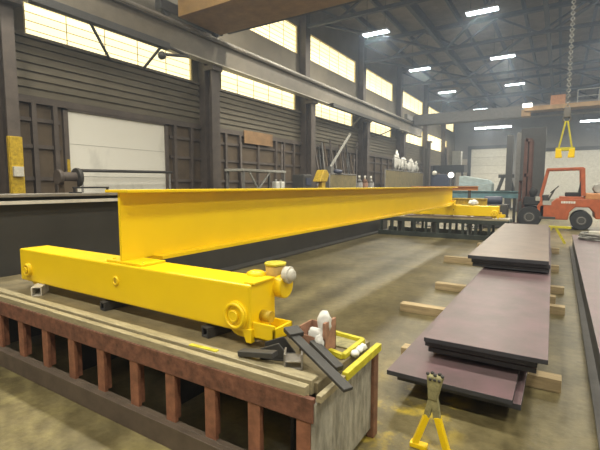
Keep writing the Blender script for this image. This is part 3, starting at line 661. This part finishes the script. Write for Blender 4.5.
for i, (y, z, lab) in enumerate(((14.0, 3.4, 'thin brown pipe up the wall beside orange tan notice board'), (17.1, 3.6, 'thin brown pipe up the wall behind the dark welder'), (25.6, 3.6, 'thin brown pipe up the wall past the leaning bars'), (26.0, 4.5, 'thin tall brown pipe up the wall beside the fourth column'))):
    o = B().cyl((-11.75, y, 0), (-11.75, y, z), .045, n=10).make('conduit_pipe', 'column'); tag(o, lab, 'pipe', 'pipes up the brown wall')
# jib arm, yellow machine, olive screens, cabinets
t = thing('jib_arm', 'thin grey jib arm leaning up against the wall column', 'jib arm', (-10.6, 20, 0))
B().bar((-10.6, 20.0, 2.5), (-11.1, 23.6, 4.75), .10).make('arm', 'ltgrey', t); B().box(-10.75, -10.45, 19.85, 20.15, 0, 2.6).make('post', 'grey', t); B().box(-10.9, -10.3, 19.7, 20.3, 0, .04).make('foot', 'grey', t)
t = thing('drill_press', 'old yellow drilling machine standing behind the beam by olive screen', 'drill press', (-9.5, 17.1, 0))
B().box(-9.8, -9.2, 16.7, 17.5, 0, 1.0).make('base', 'yellow_old', t, .03); B().box(-9.62, -9.38, 16.95, 17.3, 1.0, 1.9).make('column', 'yellow_old', t, .02)
B().prism([(16.6, 1.75), (17.3, 1.75), (17.5, 2.1), (17.3, 2.3), (17.0, 2.3)], 'x', -9.7, -9.3).make('head', 'yellow_old', t, .03); B().cyl((-9.5, 16.72, 1.75), (-9.5, 16.72, 1.4), .04).make('spindle', 'mill', t); B().box(-9.75, -9.25, 16.2, 16.95, 1.3, 1.38).make('table', 'rust', t)
t = thing('welder', 'small dark welding machine on a stand left of drilling machine'.replace(' left of', ' before'), 'welder', (-9.6, 15.5, 0))
B().box(-9.9, -9.3, 15.2, 15.9, 0, 1.4).make('stand', 'dark', t); B().box(-9.9, -9.3, 15.2, 15.9, 1.4, 2.05).make('case', 'dark', t, .04); B().box(-9.29, -9.26, 15.35, 15.75, 1.6, 1.9).make('front_panel', 'navy', t)
def screen(lab, y0, y1, x, z0, z1, m):
    t = thing('welding_screen', lab, 'welding screen', (x, (y0 + y1) / 2, 0), 'olive welding screens')
    B().box(x - .02, x + .02, y0 + .05, y1 - .05, z0, z1 - .05).make('curtain', m, t)
    f = B()
    for y in (y0, y1): f.cyl((x, y, 0), (x, y, z1), .03, n=8)
    f.cyl((x, y0, z1), (x, y1, z1), .03, n=8); f.make('screen_frame', 'grey', t)
    for y in (y0, y1): B().box(x - .3, x + .3, y - .03, y + .03, 0, .04).make('foot', 'grey', t)
screen('olive welding screen beside the drilling machine', 17.9, 21.0, -9.5, .3, 2.15, 'olive')
screen('wide olive welding screen further down, white sheets above it', 25.4, 34.0, -9.5, .3, 2.6, 'olive')
o = B().lump((-9.5, 18.8, 2.27), .2, .35, .12, .12, 2, 2).make('welding_hood', 'navy'); tag(o, 'navy welding hood perched on the olive screen', 'hood')
for i, y in enumerate((22.1, 22.9, 23.8)):
    g = thing('gas_cylinder', ['grey gas cylinder standing next to the olive screen end', 'middle grey gas cylinder of the three between the screens', 'grey gas cylinder standing nearest the wide olive screen'][i], 'gas cylinder', (-9.8, y, 0), 'gas cylinders between the screens')
    B().cyl((-9.8, y, 0), (-9.8, y, 1.75), .2).cyl((-9.8, y, 1.75), (-9.8, y, 1.95), .2, .07).make('bottle', ['grey', 'rust', 'grey'][i], g); B().cyl((-9.8, y, 1.95), (-9.8, y, 2.15), .06).make('valve_cap', 'white', g)
for i, (y, z0, z1, w_) in enumerate(((28.3, 2.65, 3.9, 1.2), (29.8, 2.75, 3.7, 1.3), (31.4, 2.6, 3.6, 1.4), (33.0, 2.65, 3.4, 1.1))):
    b = B()
    for q in range(3): b.lump((-9.95, y + w_ * (.2 + .3 * q), (z0 + z1) / 2 + (.12 if q % 2 else -.1)), .10, w_ * .24, (z1 - z0) * (.40, .5, .34)[(q + i) % 3], .28, 3, i * 5 + q)
    o = b.make('hanging_sheet', 'cloth'); tag(o, ['tallest pale sheet hanging above the wide olive screen', 'pale sheet hanging second above the wide olive screen', 'pale sheet hanging third above the wide olive screen', 'shortest pale sheet hanging above the wide screen end'][i], 'sheet', 'pale sheets hung over the screen')
rb = random.Random(11)
for i in range(12):
    y = 20.3 + i * .42 + rb.uniform(-.1, .1); z = rb.uniform(3.0, 4.3)
    o = B().cyl((-11.2 + rb.uniform(-.1, .2), y, .03), (-11.72, y + rb.uniform(-.15, .15), z), .05, n=8).make('leaning_bar', ['column', 'dark', 'grey', 'wallm'][i % 4]); tag(o, 'long steel bar leaning upright against the brown wall behind the jib arm', 'steel bar', 'steel bars leaning on the wall')
t = thing('hanging_line', 'thin steel line strung between posts holding the pale sheets', 'line', (-9.78, 31, 0))
B().cyl((-9.78, 27.8, 3.55), (-9.78, 34.4, 3.25), .02, n=6).make('wire', 'grey', t)
for y, z in ((27.8, 3.6), (34.4, 3.3)): B().cyl((-9.78, y, 0), (-9.78, y, z), .04, n=8).make('post', 'dark', t)
t = thing('steel_pole', 'dark square pole standing at the end of wide screen', 'pole', (-8.2, 30.2, 0))
B().box(-8.3, -8.12, 30.1, 30.3, 0, 4.2).make('shaft', 'dark', t); B().box(-8.5, -7.9, 29.9, 30.5, 0, .04).make('foot', 'dark', t)
t = thing('control_cabinet', 'navy blue machine cabinet in front of the pale back wall', 'cabinet', (-7.5, 32, 0))
B().box(-8.2, -6.9, 31.5, 32.5, 0, 2.4).make('body', 'navy', t, .03); B().box(-8.05, -7.1, 31.47, 31.5, 1.2, 2.25).make('cabinet_door', 'navy', t, .01); B().lump((-7.95, 31.5, 2.5), .18, .18, .18, .05).make('beacon', 'white', t)
t = thing('work_lamp', 'round white glowing work lamp on a pole before the back door', 'lamp', (-6.45, 30, 0))
B().lump((-6.45, 30, 2.3), .2, .2, .2, .0).make('globe', 'lampglow', t); B().cyl((-6.45, 30, 0), (-6.45, 30, 2.12), .04).make('pole', 'dark', t); B().box(-6.75, -6.15, 29.7, 30.3, 0, .04).make('foot', 'dark', t)
t = thing('plasma_cutter', 'pale blue cutting machine with white gantry by the white back door', 'machine', (-4.9, 31, 0))
B().box(-6.0, -3.9, 30.4, 31.6, 0, 1.7).make('bed', 'paleblue', t, .03); B().prism([(-6.0, 1.7), (-3.9, 1.7), (-4.1, 1.95), (-5.7, 2.25), (-6.0, 2.2)], 'y', 30.5, 31.5).make('hood', 'paleblue', t, .03); B().box(-5.7, -4.3, 30.38, 30.4, .9, 1.5).make('front_panel', 'paleblue', t)
t = thing('trestle', 'tall dark A-shaped trestle in front of the white back door', 'trestle', (-3.6, 33, 0))
for s in (-1, 1): B().bar((-3.3 + s * .9, 33, 0), (-3.3 + s * .2, 33, 2.2), .3, .2).make('leg', 'dark', t)
B().bar((-3.8, 33, 2.25), (-2.8, 33, 2.25), .3, .25).make('top_bar', 'dark', t); B().bar((-3.95, 33, 1.2), (-2.65, 33, 1.2), .12).make('cross_bar', 'dark', t)
# steel racking and posts before the back wall
for i, (x, y, wd, h, lab) in enumerate(((-3.05, 32, .38, 5.0, 'dark tall square steel post by the edge of white back door'), (-2.35, 30, .25, 4.9, 'slim dark steel post between the back door and the mast'), (-1.45, 28, 1.25, 4.9, 'broad dark steel post standing behind the forklift mast'))):
    t = thing('building_post', lab, 'post', (x, y, 0), 'dark posts before the back wall')
    B().box(x - wd / 2, x + wd / 2, y - .2, y + .2, 0, h).make('shaft', 'dark' if i != 1 else 'grey', t, .01); B().box(x - wd / 2 - .2, x + wd / 2 + .2, y - .4, y + .4, 0, .06).make('base_plate', 'dark', t)
for i, (x0, x1, y, z, h, m, lab) in enumerate(((-11.8, -8.6, 47, 3.0, .75, 'dark', 'dark storage platform in the corner past the last windows'),)):
    t = thing('platform', lab, 'platform', ((x0 + x1) / 2, y, 0)); B().box(x0, x1, y - 1, y + 1, z, z + h).make('deck', m, t)
    for x in (x0 + .2, x1 - .2): B().box(x - .1, x + .1, y - .9, y - .7, 0, z).make('leg', m, t)
    o = B().box(-9.9, -9.0, 46.3, 47.0, 3.75, 5.2).make('parts_box', 'ltgrey', None, .03); tag(o, 'pale grey box standing on the dark corner platform', 'box')

# ------------------------------------------------------------------ camera, world, view
cam = bpy.data.cameras.new('camera'); co = bpy.data.objects.new('camera', cam); C.objects.link(co)
cam.sensor_width = 36; cam.lens = 415 / 600 * 36; cam.clip_end = 300
co.location = (0, 0, 1.55); co.rotation_euler = (rad(90) - math.atan(39 / 415), 0, rad(32)); S.camera = co
wd = bpy.data.worlds.new('world'); S.world = wd; wd.use_nodes = True
wd.node_tree.nodes['Background'].inputs[0].default_value = (.8, .9, 1, 1); wd.node_tree.nodes['Background'].inputs[1].default_value = .3
# thin bluish workshop haze in the air
wn = wd.node_tree.nodes; vs = wn.new('ShaderNodeVolumeScatter'); vs.inputs['Color'].default_value = (.62, .76, 1, 1); vs.inputs['Density'].default_value = .0042; vs.inputs['Anisotropy'].default_value = .6
wd.node_tree.links.new(vs.outputs[0], wn['World Output'].inputs['Volume'])
S.view_settings.view_transform = 'Standard'; S.view_settings.look = 'None'; S.view_settings.gamma = 1; S.view_settings.use_curve_mapping = False
S.view_settings.exposure = 0.0
S.cycles.use_denoising = True; S.cycles.max_bounces = 6; S.cycles.diffuse_bounces = 4
